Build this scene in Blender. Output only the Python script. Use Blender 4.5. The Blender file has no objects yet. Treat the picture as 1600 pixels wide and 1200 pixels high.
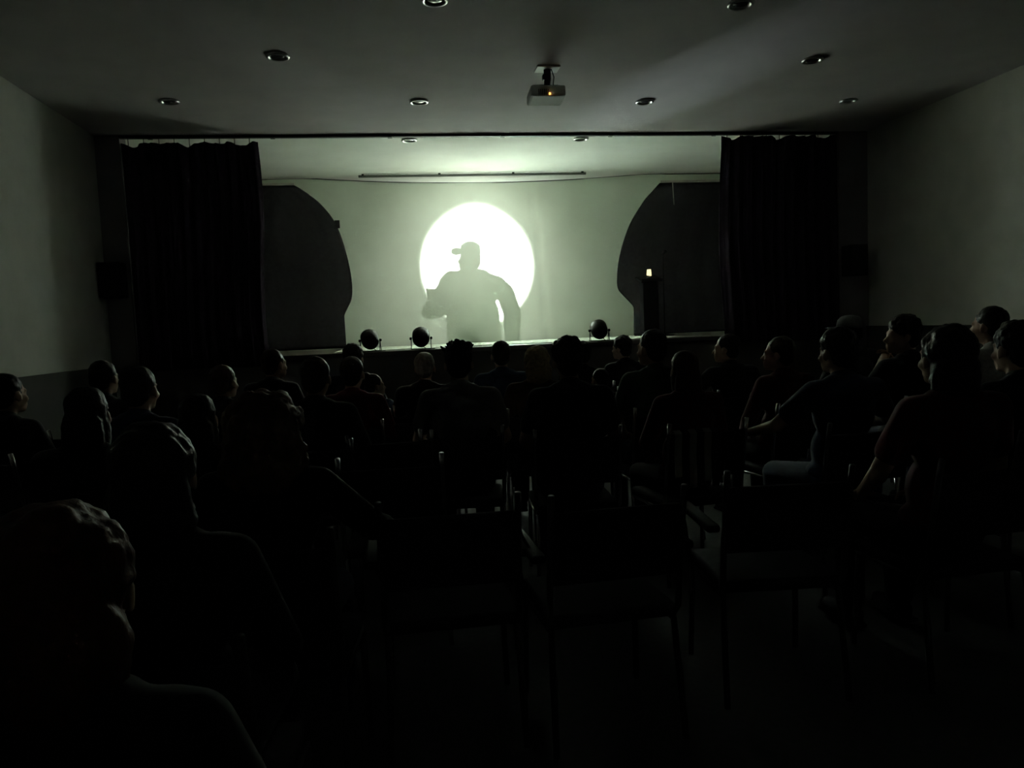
import bpy, bmesh, math, random
from mathutils import Vector, Matrix, Euler, noise
random.seed(7)
sc = bpy.context.scene
COL = sc.collection

# ------------------------------------------------------------------ camera
F_PX = 1200.0
CAM = Vector((0, 0, 1.42))
YAW, PIT, ROL = math.radians(8.3), math.radians(4.345), math.radians(2.416)
_f = Vector((math.sin(YAW) * math.cos(PIT), math.cos(YAW) * math.cos(PIT), -math.sin(PIT)))
_r = Vector((math.cos(YAW), -math.sin(YAW), 0))
_u = _r.cross(_f)
_R = _r * math.cos(ROL) - _u * math.sin(ROL)
_U = _u * math.cos(ROL) + _r * math.sin(ROL)
cd = bpy.data.cameras.new('camera')
cd.sensor_fit = 'HORIZONTAL'; cd.sensor_width = 36; cd.lens = 36 * F_PX / 1600
cd.clip_start = 0.02; cd.clip_end = 100
cam = bpy.data.objects.new('camera', cd); COL.objects.link(cam)
m = Matrix((_R, _U, -_f)).transposed().to_4x4(); m.translation = CAM
cam.matrix_world = m
sc.camera = cam

# ------------------------------------------------------------------ world, exposure
w = bpy.data.worlds.new('world'); sc.world = w; w.use_nodes = True
w.node_tree.nodes['Background'].inputs[0].default_value = (0.02, 0.018, 0.022, 1)
w.node_tree.nodes['Background'].inputs[1].default_value = 0.05
sc.view_settings.view_transform = 'Standard'; sc.view_settings.look = 'None'
sc.view_settings.gamma = 1; sc.view_settings.use_curve_mapping = False
sc.view_settings.exposure = 0.7
sc.cycles.use_denoising = True
sc.cycles.max_bounces = 10; sc.cycles.diffuse_bounces = 6; sc.cycles.transparent_max_bounces = 12
sc.cycles.sample_clamp_indirect = 30.0

# the floor spotlight behind the sheet: the main strong light in the hall
LAMP = Vector((1.2, 13.4, 1.45))
LAMP_AIM = Vector((1.20, 11.2, 2.20))
LAMP_WATTS, LAMP_ANGLE, LAMP_BLEND = 2600.0, 40.0, 0.28
SPILL_WATTS, SPILL_ANGLE = 50.0, 104.0
WEDGE_AIM, WEDGE_WATTS, WEDGE_ANGLE = Vector((1.73, 11.2, 2.25)), 19000.0, 12.8   # extra bluish beam, added to throw the wedge of light on the hall ceiling
LAMP_COLOR = (0.95, 1.0, 0.93)
WEDGE_COLOR = (0.80, 0.98, 1.0)
# unseen fill lamp, added behind the sheet to brighten the actor's shadow
FILL = Vector((1.25, 12.5, 3.05)); FILL_AIM = Vector((1.2, 11.2, 2.55)); FILL_WATTS, FILL_ANGLE = 42.0, 112.0

# ------------------------------------------------------------------ dimensions of the place
XL, XR = -3.05, 5.78            # side walls
YB, YE, YS, YK = -3.0, 8.8, 11.2, 15.2   # rear wall, stage front, sheet, stage back wall
ZC, ZS = 3.595, 1.19            # ceiling, stage floor

def ray(x, y):
    return _R * ((x - 800) / F_PX) - _U * ((y - 600) / F_PX) + _f
def at_depth(x, y, d):
    return CAM + ray(x, y) * d

# ------------------------------------------------------------------ materials
def mat(name, col, rough=0.8, var=0.12, scale=14.0, metal=0.0, bump=0.0, spec=0.3, sheen=0.0, emit=None):
    mt = bpy.data.materials.new(name); mt.use_nodes = True
    nt = mt.node_tree; b = nt.nodes['Principled BSDF']
    tc = nt.nodes.new('ShaderNodeTexCoord'); nz = nt.nodes.new('ShaderNodeTexNoise')
    nz.inputs['Scale'].default_value = scale; nz.inputs['Detail'].default_value = 5
    nt.links.new(tc.outputs['Object'], nz.inputs['Vector'])
    rp = nt.nodes.new('ShaderNodeValToRGB')
    rp.color_ramp.elements[0].position = 0.3; rp.color_ramp.elements[1].position = 0.7
    rp.color_ramp.elements[0].color = tuple(c * (1 - var) for c in col) + (1,)
    rp.color_ramp.elements[1].color = tuple(min(1, c * (1 + var)) for c in col) + (1,)
    nt.links.new(nz.outputs['Fac'], rp.inputs['Fac']); nt.links.new(rp.outputs['Color'], b.inputs['Base Color'])
    b.inputs['Roughness'].default_value = rough; b.inputs['Metallic'].default_value = metal
    b.inputs['Specular IOR Level'].default_value = spec
    if sheen: b.inputs['Sheen Weight'].default_value = sheen
    if bump:
        bp = nt.nodes.new('ShaderNodeBump'); bp.inputs['Strength'].default_value = bump
        bp.inputs['Distance'].default_value = 0.01
        nt.links.new(nz.outputs['Fac'], bp.inputs['Height']); nt.links.new(bp.outputs['Normal'], b.inputs['Normal'])
    if emit:
        b.inputs['Emission Color'].default_value = emit[0] + (1,); b.inputs['Emission Strength'].default_value = emit[1]
    return mt

M = {
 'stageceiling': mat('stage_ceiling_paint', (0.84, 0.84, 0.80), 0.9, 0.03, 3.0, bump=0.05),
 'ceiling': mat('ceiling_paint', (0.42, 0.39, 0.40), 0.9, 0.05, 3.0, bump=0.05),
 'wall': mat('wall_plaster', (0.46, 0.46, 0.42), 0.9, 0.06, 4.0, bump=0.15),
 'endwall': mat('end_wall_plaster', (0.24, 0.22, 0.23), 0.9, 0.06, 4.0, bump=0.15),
 'wainscot': mat('wainscot_paint', (0.06, 0.058, 0.055), 0.85, 0.08, 4.0),
 'floor': mat('floor_terrazzo', (0.08, 0.08, 0.08), 0.7, 0.15, 30.0, spec=0.2),
 'stage': mat('stage_boards', (0.09, 0.08, 0.065), 0.4, 0.15, 8.0, spec=0.4),
 'stagefront': mat('stage_front_paint', (0.10, 0.09, 0.085), 0.7, 0.1, 6.0),
 'stagewall': mat('stage_wall_paint', (0.40, 0.41, 0.38), 0.9, 0.05, 4.0),
 'velvet': mat('black_velvet', (0.050, 0.037, 0.055), 1.0, 0.2, 20.0, spec=0.05),
 'blackcloth': mat('black_cloth', (0.058, 0.052, 0.060), 0.95, 0.2, 20.0, spec=0.1),
 'track': mat('dark_track', (0.03, 0.03, 0.03), 0.6, 0.1, 10.0),
 'batten': mat('pale_batten', (0.62, 0.60, 0.55), 0.6, 0.1, 10.0),
 'blackmetal': mat('black_enamel', (0.010, 0.010, 0.010), 0.45, 0.1, 20.0, spec=0.3),
 'blackplastic': mat('black_plastic', (0.012, 0.012, 0.012), 0.75, 0.1, 20.0, spec=0.15),
 'whiteplastic': mat('white_plastic', (0.7, 0.7, 0.68), 0.5, 0.03, 20.0),
 'chrome': mat('chrome_tube', (0.8, 0.8, 0.8), 0.25, 0.03, 20.0, metal=1.0),
 'darkframe': mat('dark_steel_tube', (0.08, 0.08, 0.085), 0.4, 0.05, 20.0, spec=0.4),
 'silver': mat('brushed_silver', (0.6, 0.6, 0.6), 0.3, 0.03, 20.0, metal=1.0),
 'glass': mat('dark_lens', (0.05, 0.05, 0.055), 0.1, 0.02, 20.0, spec=0.6),
 'seat': mat('charcoal_upholstery', (0.03, 0.03, 0.034), 0.9, 0.2, 40.0, bump=0.1),
 'led': mat('orange_led', (0.9, 0.4, 0.1), 0.4, 0.0, emit=((1.0, 0.42, 0.10), 1.6)),
 'readlamp': mat('reading_lamp_glow', (0.9, 0.8, 0.5), 0.4, 0.0, emit=((1.0, 0.86, 0.48), 0.75)),
 'lamplens': mat('spotlight_lens', (0.9, 0.9, 0.85), 0.2, 0.0, emit=((0.95, 1.0, 0.9), 30.0)),
 'filllamp': mat('fill_lens', (0.8, 0.8, 0.78), 0.4, 0.0, emit=((0.95, 1.0, 0.9), 1.0)),
 'bar': mat('grey_bar', (0.16, 0.16, 0.15), 0.6, 0.1, 10.0),
 'matteblack': mat('matte_black_paint', (0.010, 0.009, 0.010), 1.0, 0.1, 10.0, spec=0.03),
 'canblack': mat('can_black_enamel', (0.008, 0.008, 0.008), 0.5, 0.1, 10.0, spec=0.14),
 'tail': mat('white_cloth_tail', (0.74, 0.77, 0.68), 0.9, 0.04, 6.0),
 'paper': mat('white_paper', (0.75, 0.75, 0.72), 0.8, 0.03, 20.0),
 'wood': mat('stool_wood', (0.30, 0.19, 0.10), 0.6, 0.2, 12.0),
 'cable': mat('white_cable', (0.6, 0.6, 0.58), 0.5, 0.05, 20.0),
 'skin': mat('skin', (0.46, 0.30, 0.22), 0.55, 0.06, 10.0, spec=0.35),
 'coat': mat('actor_coat', (0.44, 0.46, 0.42), 0.9, 0.1, 8.0),
 'garment': mat('pale_striped_cloth', (0.40, 0.39, 0.34), 0.9, 0.1, 8.0),
}
def cloth_mat(name, col): return mat(name, col, 0.9, 0.18, 60.0, spec=0.15, sheen=0.15)
def hair_mat(name, col): return mat(name, col, 0.5, 0.25, 45.0, spec=0.28, bump=0.5)
CL = {k: cloth_mat('cloth_' + k, c) for k, c in {
 'black': (0.015, 0.015, 0.017), 'navy': (0.02, 0.028, 0.06), 'grey': (0.16, 0.16, 0.165), 'red': (0.14, 0.02, 0.025),
 'white': (0.5, 0.5, 0.48), 'brown': (0.09, 0.055, 0.035), 'green': (0.03, 0.05, 0.035), 'blue': (0.05, 0.08, 0.16), 'maroon': (0.08, 0.015, 0.02)}.items()}
HM = {k: hair_mat('hair_' + k, c) for k, c in {
 'black': (0.012, 0.010, 0.009), 'brown': (0.035, 0.02, 0.012), 'auburn': (0.09, 0.03, 0.014), 'grey': (0.30, 0.29, 0.27), 'chestnut': (0.13, 0.075, 0.04), 'blond': (0.28, 0.20, 0.10)}.items()}
# the sheet: thin white cloth, light scatters through it and a little goes straight on through the weave
def sheet_mat():
    mt = bpy.data.materials.new('thin_white_sheet'); mt.use_nodes = True
    nt = mt.node_tree; nt.nodes.clear()
    o = nt.nodes.new('ShaderNodeOutputMaterial'); tr = nt.nodes.new('ShaderNodeBsdfTranslucent')
    df = nt.nodes.new('ShaderNodeBsdfDiffuse'); tp = nt.nodes.new('ShaderNodeBsdfTransparent')
    m1 = nt.nodes.new('ShaderNodeMixShader'); m2 = nt.nodes.new('ShaderNodeMixShader')
    tc = nt.nodes.new('ShaderNodeTexCoord'); nz = nt.nodes.new('ShaderNodeTexNoise'); nz.inputs['Scale'].default_value = 1.6
    nz.inputs['Detail'].default_value = 6
    rp = nt.nodes.new('ShaderNodeValToRGB')
    rp.color_ramp.elements[0].position = .3; rp.color_ramp.elements[1].position = .7
    rp.color_ramp.elements[0].color = (0.76, 0.84, 0.70, 1); rp.color_ramp.elements[1].color = (0.83, 0.91, 0.77, 1)
    nt.links.new(tc.outputs['Object'], nz.inputs['Vector']); nt.links.new(nz.outputs['Fac'], rp.inputs['Fac'])
    nt.links.new(rp.outputs['Color'], tr.inputs['Color']); nt.links.new(rp.outputs['Color'], df.inputs['Color'])
    m1.inputs[0].default_value = 0.42
    nt.links.new(tr.outputs[0], m1.inputs[1]); nt.links.new(df.outputs[0], m1.inputs[2])
    m2.inputs[0].default_value = 0.016
    nt.links.new(m1.outputs[0], m2.inputs[1]); nt.links.new(tp.outputs[0], m2.inputs[2])
    nt.links.new(m2.outputs[0], o.inputs[0])
    return mt
M['sheet'] = sheet_mat()

# ------------------------------------------------------------------ mesh helpers
class MB:
    def __init__(s): s.v = []; s.f = []
    def add(s, vs, fs):
        o = len(s.v); s.v += [Vector(v) for v in vs]; s.f += [tuple(i + o for i in f) for f in fs]; return s
    def box(s, c, d, rot=None, bevel=0.0):
        x, y, z = [k / 2 for k in d]
        if bevel:
            bm = bmesh.new(); bmesh.ops.create_cube(bm, size=1)
            for v in bm.verts: v.co = Vector((v.co.x * d[0], v.co.y * d[1], v.co.z * d[2]))
            bmesh.ops.bevel(bm, geom=list(bm.edges), offset=bevel, segments=2, affect='EDGES', profile=0.5)
            bm.verts.index_update()
            vs = [v.co.copy() for v in bm.verts]; fs = [[v.index for v in f.verts] for f in bm.faces]; bm.free()
        else:
            vs = [Vector((a * x, b * y, e * z)) for a in (-1, 1) for b in (-1, 1) for e in (-1, 1)]
            fs = [(0, 1, 3, 2), (4, 6, 7, 5), (0, 4, 5, 1), (2, 3, 7, 6), (0, 2, 6, 4), (1, 5, 7, 3)]
        if rot is not None: vs = [rot @ v for v in vs]
        return s.add([v + Vector(c) for v in vs], fs)
    def lathe(s, prof, n=24, mtx=None):
        vs = []; fs = []
        for r, z in prof:
            for i in range(n):
                a = 2 * math.pi * i / n; vs.append(Vector((r * math.cos(a), r * math.sin(a), z)))
        for k in range(len(prof) - 1):
            for i in range(n):
                j = (i + 1) % n; fs.append((k * n + i, k * n + j, (k + 1) * n + j, (k + 1) * n + i))
        fs.append(tuple(range(n))[::-1]); fs.append(tuple((len(prof) - 1) * n + i for i in range(n)))
        if mtx is not None: vs = [mtx @ v for v in vs]
        return s.add(vs, fs)
    def tube(s, pts, r, n=8):
        pts = [Vector(p) for p in pts]; vs = []; fs = []
        up0 = None
        for k, p in enumerate(pts):
            d = (pts[min(k + 1, len(pts) - 1)] - pts[max(k - 1, 0)]).normalized()
            if up0 is None: up0 = d.orthogonal().normalized()
            a = (up0 - d * up0.dot(d)).normalized(); up0 = a; b = d.cross(a)
            rr = r[k] if isinstance(r, (list, tuple)) else r
            for i in range(n):
                t = 2 * math.pi * i / n; vs.append(p + (a * math.cos(t) + b * math.sin(t)) * rr)
        for k in range(len(pts) - 1):
            for i in range(n):
                j = (i + 1) % n; fs.append((k * n + i, k * n + j, (k + 1) * n + j, (k + 1) * n + i))
        fs.append(tuple(range(n))[::-1]); fs.append(tuple((len(pts) - 1) * n + i for i in range(n)))
        return s.add(vs, fs)
    def cap(s, a, b, ra, rb, n=14):
        a, b = Vector(a), Vector(b); d = b - a; L = d.length; d.normalize()
        prof = []
        for i in range(6): t = math.pi / 2 * i / 5; prof.append((max(ra * math.sin(t), 1e-4), -ra * math.cos(t)))
        for i in range(6): t = math.pi / 2 * i / 5; prof.append((max(rb * math.cos(t), 1e-4), L + rb * math.sin(t)))
        return s.lathe(prof, n, Matrix.Translation(a) @ d.to_track_quat('Z', 'Y').to_matrix().to_4x4())
    def ell(s, c, r, rot=None, n=16):
        prof = [(max(math.sin(math.pi * i / 10), 1e-4), -math.cos(math.pi * i / 10)) for i in range(11)]
        mt = Matrix.Translation(Vector(c)) @ ((rot.to_4x4() if rot is not None else Matrix.Identity(4)) @ Matrix.Diagonal((r[0], r[1], r[2], 1)))
        return s.lathe(prof, n, mt)
    def xf(s, mtx): s.v = [mtx @ v for v in s.v]; return s
    def mesh(s, name='mesh', smooth=False):
        me = bpy.data.meshes.new(name); me.from_pydata([tuple(v) for v in s.v], [], s.f); me.update()
        bm = bmesh.new(); bm.from_mesh(me); bmesh.ops.recalc_face_normals(bm, faces=bm.faces); bm.to_mesh(me); bm.free()
        if smooth: me.polygons.foreach_set('use_smooth', [True] * len(me.polygons))
        return me

def remesh(mb, vox, smooth=4, name='mesh'):
    me = mb.mesh(name); ob = bpy.data.objects.new('tmp', me); COL.objects.link(ob)
    r = ob.modifiers.new('r', 'REMESH'); r.mode = 'VOXEL'; r.voxel_size = vox
    if smooth:
        k = ob.modifiers.new('s', 'SMOOTH'); k.factor = 0.5; k.iterations = smooth
    dg = bpy.context.evaluated_depsgraph_get(); dg.update()
    out = bpy.data.meshes.new_from_object(ob.evaluated_get(dg)); out.name = name
    bpy.data.objects.remove(ob); bpy.data.meshes.remove(me)
    out.polygons.foreach_set('use_smooth', [True] * len(out.polygons)); out.update()
    return out
def join_meshes(a, b_list):
    bm = bmesh.new(); bm.from_mesh(a)
    for b in b_list: bm.from_mesh(b)
    bm.to_mesh(a); bm.free(); a.polygons.foreach_set('use_smooth', [True] * len(a.polygons)); a.update(); return a

def obj(name, me, material=None, parent=None, loc=None):
    if isinstance(me, MB): me = me.mesh(name)
    o = bpy.data.objects.new(name, me); COL.objects.link(o)
    if material is not None:
        if not me.materials: me.materials.append(material)
        else:
            o.material_slots[0].link = 'OBJECT'; o.material_slots[0].material = material
    if parent is not None: o.parent = parent
    if loc is not None: o.location = loc
    return o
def tag(o, label, cat, group=None, kind=None):
    o['label'] = label; o['category'] = cat
    if group: o['group'] = group
    if kind: o['kind'] = kind
    return o
def thing(name, label, cat, loc=(0, 0, 0), rz=0.0, group=None):
    o = bpy.data.objects.new(name, None); COL.objects.link(o); o.empty_display_size = 0.1
    o.location = loc; o.rotation_euler = (0, 0, rz)
    return tag(o, label, cat, group)
def struct(name, mb, material, label=None, cat=None, parent=None):
    o = obj(name, mb, material, parent)
    if parent is None:
        o['kind'] = 'structure'
        if label: o['label'] = label; o['category'] = cat
    return o

# ------------------------------------------------------------------ the room
T = 0.2
struct('floor', MB().box(((XL + XR) / 2, (YB + YE) / 2, -0.05), (XR - XL + 2 * T, YE - YB + 2 * T, 0.1)), M['floor'], 'pale floor of the dark hall under the chairs', 'floor')
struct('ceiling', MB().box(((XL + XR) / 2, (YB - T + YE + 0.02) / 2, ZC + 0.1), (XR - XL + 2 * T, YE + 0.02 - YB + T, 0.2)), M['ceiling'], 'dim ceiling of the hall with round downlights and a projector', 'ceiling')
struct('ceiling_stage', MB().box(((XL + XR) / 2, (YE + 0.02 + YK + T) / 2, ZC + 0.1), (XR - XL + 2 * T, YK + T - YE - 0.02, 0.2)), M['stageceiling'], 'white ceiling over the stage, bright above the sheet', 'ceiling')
struct('wall_left', MB().box((XL - T / 2, (YB + YE) / 2, ZC / 2), (T, YE - YB, ZC)), M['wall'], 'pale plaster wall on the left of the hall', 'wall')
struct('wall_right', MB().box((XR + T / 2, (YB + YE) / 2, ZC / 2), (T, YE - YB, ZC)), M['wall'], 'pale plaster wall on the right of the hall', 'wall')
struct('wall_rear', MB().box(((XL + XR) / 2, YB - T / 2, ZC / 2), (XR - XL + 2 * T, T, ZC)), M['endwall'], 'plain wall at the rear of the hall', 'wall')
struct('trim_1', MB().box((XL + 0.012, (YB + YE) / 2, 0.58), (0.024, YE - YB, 1.16)).box((XL + 0.016, (YB + YE) / 2, 1.165), (0.032, YE - YB, 0.012)), M['wainscot'], 'dark wainscot along the foot of the left wall', 'wainscot')
struct('trim_2', MB().box((XR - 0.012, (YB + YE) / 2, 0.61), (0.024, YE - YB, 1.22)).box((XR - 0.016, (YB + YE) / 2, 1.226), (0.032, YE - YB, 0.012)), M['wainscot'], 'dark wainscot along the foot of the right wall', 'wainscot')
# proscenium end wall: a pier on each side of the opening
OPL, OPR = -2.80, 5.40
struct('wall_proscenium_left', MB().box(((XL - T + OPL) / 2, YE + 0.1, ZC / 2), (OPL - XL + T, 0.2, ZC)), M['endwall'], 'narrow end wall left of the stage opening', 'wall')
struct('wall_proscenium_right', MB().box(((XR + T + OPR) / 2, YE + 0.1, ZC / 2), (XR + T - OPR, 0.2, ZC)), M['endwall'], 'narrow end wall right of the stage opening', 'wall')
struct('wall_stage_left', MB().box((XL - T / 2, (YE + 0.2 + YK) / 2, ZC / 2), (T, YK - YE - 0.2, ZC)), M['stagewall'], 'side wall of the stage behind the left curtain', 'wall')
struct('wall_stage_right', MB().box((XR + T / 2, (YE + 0.2 + YK) / 2, ZC / 2), (T, YK - YE - 0.2, ZC)), M['stagewall'], 'side wall of the stage behind the right curtain', 'wall')
struct('wall_stage_back', MB().box(((XL + XR) / 2, YK + T / 2, ZC / 2), (XR - XL + 2 * T, T, ZC)), M['stagewall'], 'pale back wall of the stage behind the sheet', 'wall')
stg = thing('stage', 'raised stage with dark front below the lit white sheet', 'stage', (0, 0, 0)); stg['kind'] = 'structure'
obj('deck', MB().box(((OPL + OPR) / 2, YE + 0.15, ZS - 0.02), (OPR - OPL - 0.004, 0.1, 0.04)).box(((XL + XR) / 2, (YE + 0.2 + YK) / 2, ZS - 0.02), (XR - XL, YK - YE - 0.2, 0.04)), M['stage'], stg)
obj('front_panel', MB().box(((OPL + OPR) / 2, YE + 0.14, (ZS - 0.04) / 2), (OPR - OPL - 0.004, 0.06, ZS - 0.04)), M['stagefront'], stg)
obj('nosing', MB().box(((OPL + OPR) / 2, YE + 0.10, ZS - 0.028), (OPR - OPL - 0.004, 0.024, 0.05), bevel=0.006), M['stagefront'], stg)
obj('under_frame', MB().box(((XL + XR) / 2, (YE + 0.2 + YK) / 2, 0.55), (XR - XL, 0.1, 1.1)), M['stagefront'], stg)

# ------------------------------------------------------------------ curtains and flats
def interp(poly, z):
    for (x0, z0), (x1, z1) in zip(poly, poly[1:]):
        if (z0 - z) * (z1 - z) <= 0 and z0 != z1:
            return x0 + (x1 - x0) * (z - z0) / (z1 - z0)
    return poly[0][0] if z > poly[0][1] else poly[-1][0]
def drape(xa, xb, ztop, zbot, y, amp, folds, nx, nz, ph=0.0, scallop=0.0, thick=0.008):
    """pleated cloth between two edge functions; closed, with thickness"""
    mb = MB(); vs = []
    for side in (0, 1):
        for k in range(nz + 1):
            t = k / nz
            for i in range(nx + 1):
                u = i / nx
                z1 = ztop - scallop * (0.5 - 0.5 * math.cos(2 * math.pi * u * 5 + ph)) * (0.6 + 0.4 * math.sin(17 * u))
                z = z1 + (zbot - z1) * t
                x = xa(z) + (xb(z) - xa(z)) * u
                a = amp * (0.55 + 0.45 * t)
                yy = y + a * math.sin(2 * math.pi * folds * u + ph + 0.5 * math.sin(3 * t + 9 * u)) + 0.3 * a * math.sin(2 * math.pi * folds * 2.3 * u + 1.3)
                vs.append((x, yy + side * thick, z))
    N = (nx + 1) * (nz + 1); fs = []
    g = lambda s_, k, i: s_ * N + k * (nx + 1) + i
    for k in range(nz):
        for i in range(nx):
            fs.append((g(0, k, i), g(0, k, i + 1), g(0, k + 1, i + 1), g(0, k + 1, i)))
            fs.append((g(1, k, i), g(1, k + 1, i), g(1, k + 1, i + 1), g(1, k, i + 1)))
    for i in range(nx):
        for k in (0, nz): fs.append((g(0, k, i), g(1, k, i), g(1, k, i + 1), g(0, k, i + 1)))
    for k in range(nz):
        for i in (0, nx): fs.append((g(0, k, i), g(0, k + 1, i), g(1, k + 1, i), g(1, k, i)))
    return mb.add(vs, fs)

def stage_curtain(name, label, x0, x1, ztop, ztrack, e0):
    t = thing(name, label, 'curtain', (0, 0, 0), group='front stage curtains')
    c = obj('cloth', drape(lambda z: x0 + e0 * math.sin(z * 2), lambda z: x1 + (0.028 - e0) * math.sin(z * 2.3 + 1), ztop, ZS - 0.10, YE + 0.015, 0.045, 11, 150, 10, 0.4, 0.05).mesh(smooth=True), M['velvet'], t)
    for i in range(9):
        x = x0 + (x1 - x0) * (i + 0.5) / 9
        obj('hook', MB().tube([(x, YE + 0.02, ztop - 0.05), (x, YE + 0.02, ztrack)], 0.004, 6), M['blackmetal'], t)
    return t
stage_curtain('stage_curtain', 'black pleated curtain drawn to the left side of the stage opening', OPL + 0.004, -1.40, 3.525, 3.565, 0.0)
stage_curtain('stage_curtain', 'black pleated curtain drawn to the right side of the stage opening', 3.905, OPR - 0.004, 3.56, 3.57, 0.028)
tr = thing('curtain_track', 'thin dark curtain track across the ceiling at the stage opening', 'curtain track')
obj('rail', MB().box(((OPL + OPR) / 2, YE + 0.02, ZC - 0.015), (OPR - OPL, 0.05, 0.03)), M['track'], tr)
for i in range(7):
    obj('bracket', MB().box((OPL + 0.3 + i * (OPR - OPL - 0.6) / 6, YE + 0.02, ZC - 0.018), (0.05, 0.07, 0.036), bevel=0.004), M['track'], tr)

# the white sheet, top edge sagging below the ceiling
XSL, XSR = -2.95, 5.68
def sheet_mesh():
    nx, nz = 150, 46; vs = []; fs = []
    for k in range(nz + 1):
        t = k / nz
        for i in range(nx + 1):
            u = i / nx; x = XSL + (XSR - XSL) * u
            zt = 3.575 - 0.085 * max(0.0, 1 - ((x - 1.35) / 2.35) ** 2)
            z = zt + (ZS + 0.004 - zt) * t
            y = YS + 0.012 * math.sin(x * 2.6 + 0.6 * z) + 0.008 * math.sin(x * 7.1 - 1.2 * z) + 0.006 * noise.noise(Vector((x * 3, z * 3, 0)))
            xs = 2.13 + 0.07 * (2.3 - z)
            y -= 0.02 * math.exp(-((x - xs) / 0.035) ** 2) * min(1, t * 3)
            vs.append((x, y, z))
    for k in range(nz):
        for i in range(nx):
            a = k * (nx + 1) + i; fs.append((a, a + 1, a + nx + 2, a + nx + 1))
    return MB().add(vs, fs).mesh(smooth=True)
sh = thing('white_sheet', 'large thin white sheet glowing with a round spot of light across the stage', 'sheet', (0, 0, 0))
obj('cloth', sheet_mesh(), M['sheet'], sh)
obj('top_cord', MB().tube([(XSL + (XSR - XSL) * i / 40, YS, 3.578 - 0.085 * max(0.0, 1 - ((XSL + (XSR - XSL) * i / 40 - 1.35) / 2.35) ** 2)) for i in range(41)], 0.006, 6), M['track'], sh)
def tail_mesh():
    nx, ny = 60, 14; top = []; bot = []; fs = []
    for k in range(ny + 1):
        for i in range(nx + 1):
            x = -0.74 + (3.50 + 0.74) * i / nx; y0 = 9.20 + 0.05 * math.sin(x * 2.1) + 0.02 * math.sin(x * 7)
            y = y0 + (YS - 0.03 - y0) * k / ny
            h = 0.005 + 0.006 * max(0, noise.noise(Vector((x * 2.5, y * 4, 3))))
            top.append((x, y, ZS + 0.001 + h)); bot.append((x, y, ZS + 0.001))
    N = (nx + 1) * (ny + 1); g = lambda s_, k, i: s_ * N + k * (nx + 1) + i
    for k in range(ny):
        for i in range(nx):
            fs.append((g(0, k, i), g(0, k, i + 1), g(0, k + 1, i + 1), g(0, k + 1, i))); fs.append((g(1, k, i), g(1, k + 1, i), g(1, k + 1, i + 1), g(1, k, i + 1)))
    for i in range(nx):
        for k in (0, ny): fs.append((g(0, k, i), g(1, k, i), g(1, k, i + 1), g(0, k, i + 1)))
    for k in range(ny):
        for i in (0, nx): fs.append((g(0, k, i), g(0, k + 1, i), g(1, k + 1, i), g(1, k, i)))
    return MB().add(top + bot, fs).mesh(smooth=False)
obj('floor_tail', tail_mesh(), M['tail'], sh)
bar = thing('hanging_bar', 'long thin dark bar fixed under the ceiling in front of the sheet', 'bar')
obj('pipe', MB().tube([(-0.42, 11.0, ZC - 0.03), (2.81, 11.0, ZC - 0.03)], 0.018, 10), M['bar'], bar)
for x in (-0.36, 0.7, 1.75, 2.76): obj('bracket', MB().box((x, 11.0, ZC - 0.014), (0.03, 0.03, 0.028)), M['track'], bar)

FL = [(-1.30, 3.474), (-1.18, 3.40), (-0.969, 3.223), (-0.768, 2.937), (-0.65, 2.535), (-0.594, 2.132), (-0.618, 1.864), (-0.726, 1.67), (-0.722, ZS + .01)]
FR = [(3.95, 3.43), (3.83, 3.31), (3.672, 3.137), (3.466, 2.824), (3.316, 2.425), (3.257, 2.098), (3.278, 1.862), (3.497, 1.626), (3.482, ZS + .01)]
def smooth_poly(p):
    out = []
    for i in range(len(p) - 1):
        p0, p1, p2, p3 = p[max(i - 1, 0)], p[i], p[i + 1], p[min(i + 2, len(p) - 1)]
        if i >= len(p) - 3: out.append(p1); continue
        for k in range(6):
            t = k / 6
            out.append(tuple(0.5 * (2 * p1[j] + (p2[j] - p0[j]) * t + (2 * p0[j] - 5 * p1[j] + 4 * p2[j] - p3[j]) * t * t + (3 * p1[j] - p0[j] - 3 * p2[j] + p3[j]) * t ** 3) for j in (0, 1)))
    out.append(p[-1]); return out
FLs, FRs = smooth_poly(FL), smooth_poly(FR)
t = thing('side_flat', 'black cloth flat with a rounded edge covering the left side of the sheet', 'stage flat', group='rounded black flats')
obj('cloth', drape(lambda z: -2.75, lambda z: interp(FLs, z), 3.474, ZS + .012, YS - 0.12, 0.006, 5, 60, 60).mesh(smooth=True), M['blackcloth'], t)
obj('batten', MB().box((-1.98, YS - 0.11, 3.49), (1.36, 0.03, 0.032)), M['batten'], t)
obj('corner_tab', MB().box((-0.75, YS - 0.12, 2.93), (0.07, 0.012, 0.11), bevel=0.003), M['blackcloth'], t)
t = thing('side_flat', 'black cloth flat with a rounded edge covering the right side of the sheet', 'stage flat', group='rounded black flats')
obj('cloth', drape(lambda z: interp(FRs, z), lambda z: 5.45, 3.43, ZS + .012, YS - 0.12, 0.006, 5, 60, 60, 1.0).mesh(smooth=True), M['blackcloth'], t)
obj('batten', MB().box((4.72, YS - 0.11, 3.447), (1.5, 0.03, 0.032)), M['batten'], t)
obj('cord', MB().tube([(4.13, YS - 0.16, 3.43), (4.14, YS - 0.165, 3.10)], 0.008, 6), M['batten'], t)

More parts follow.
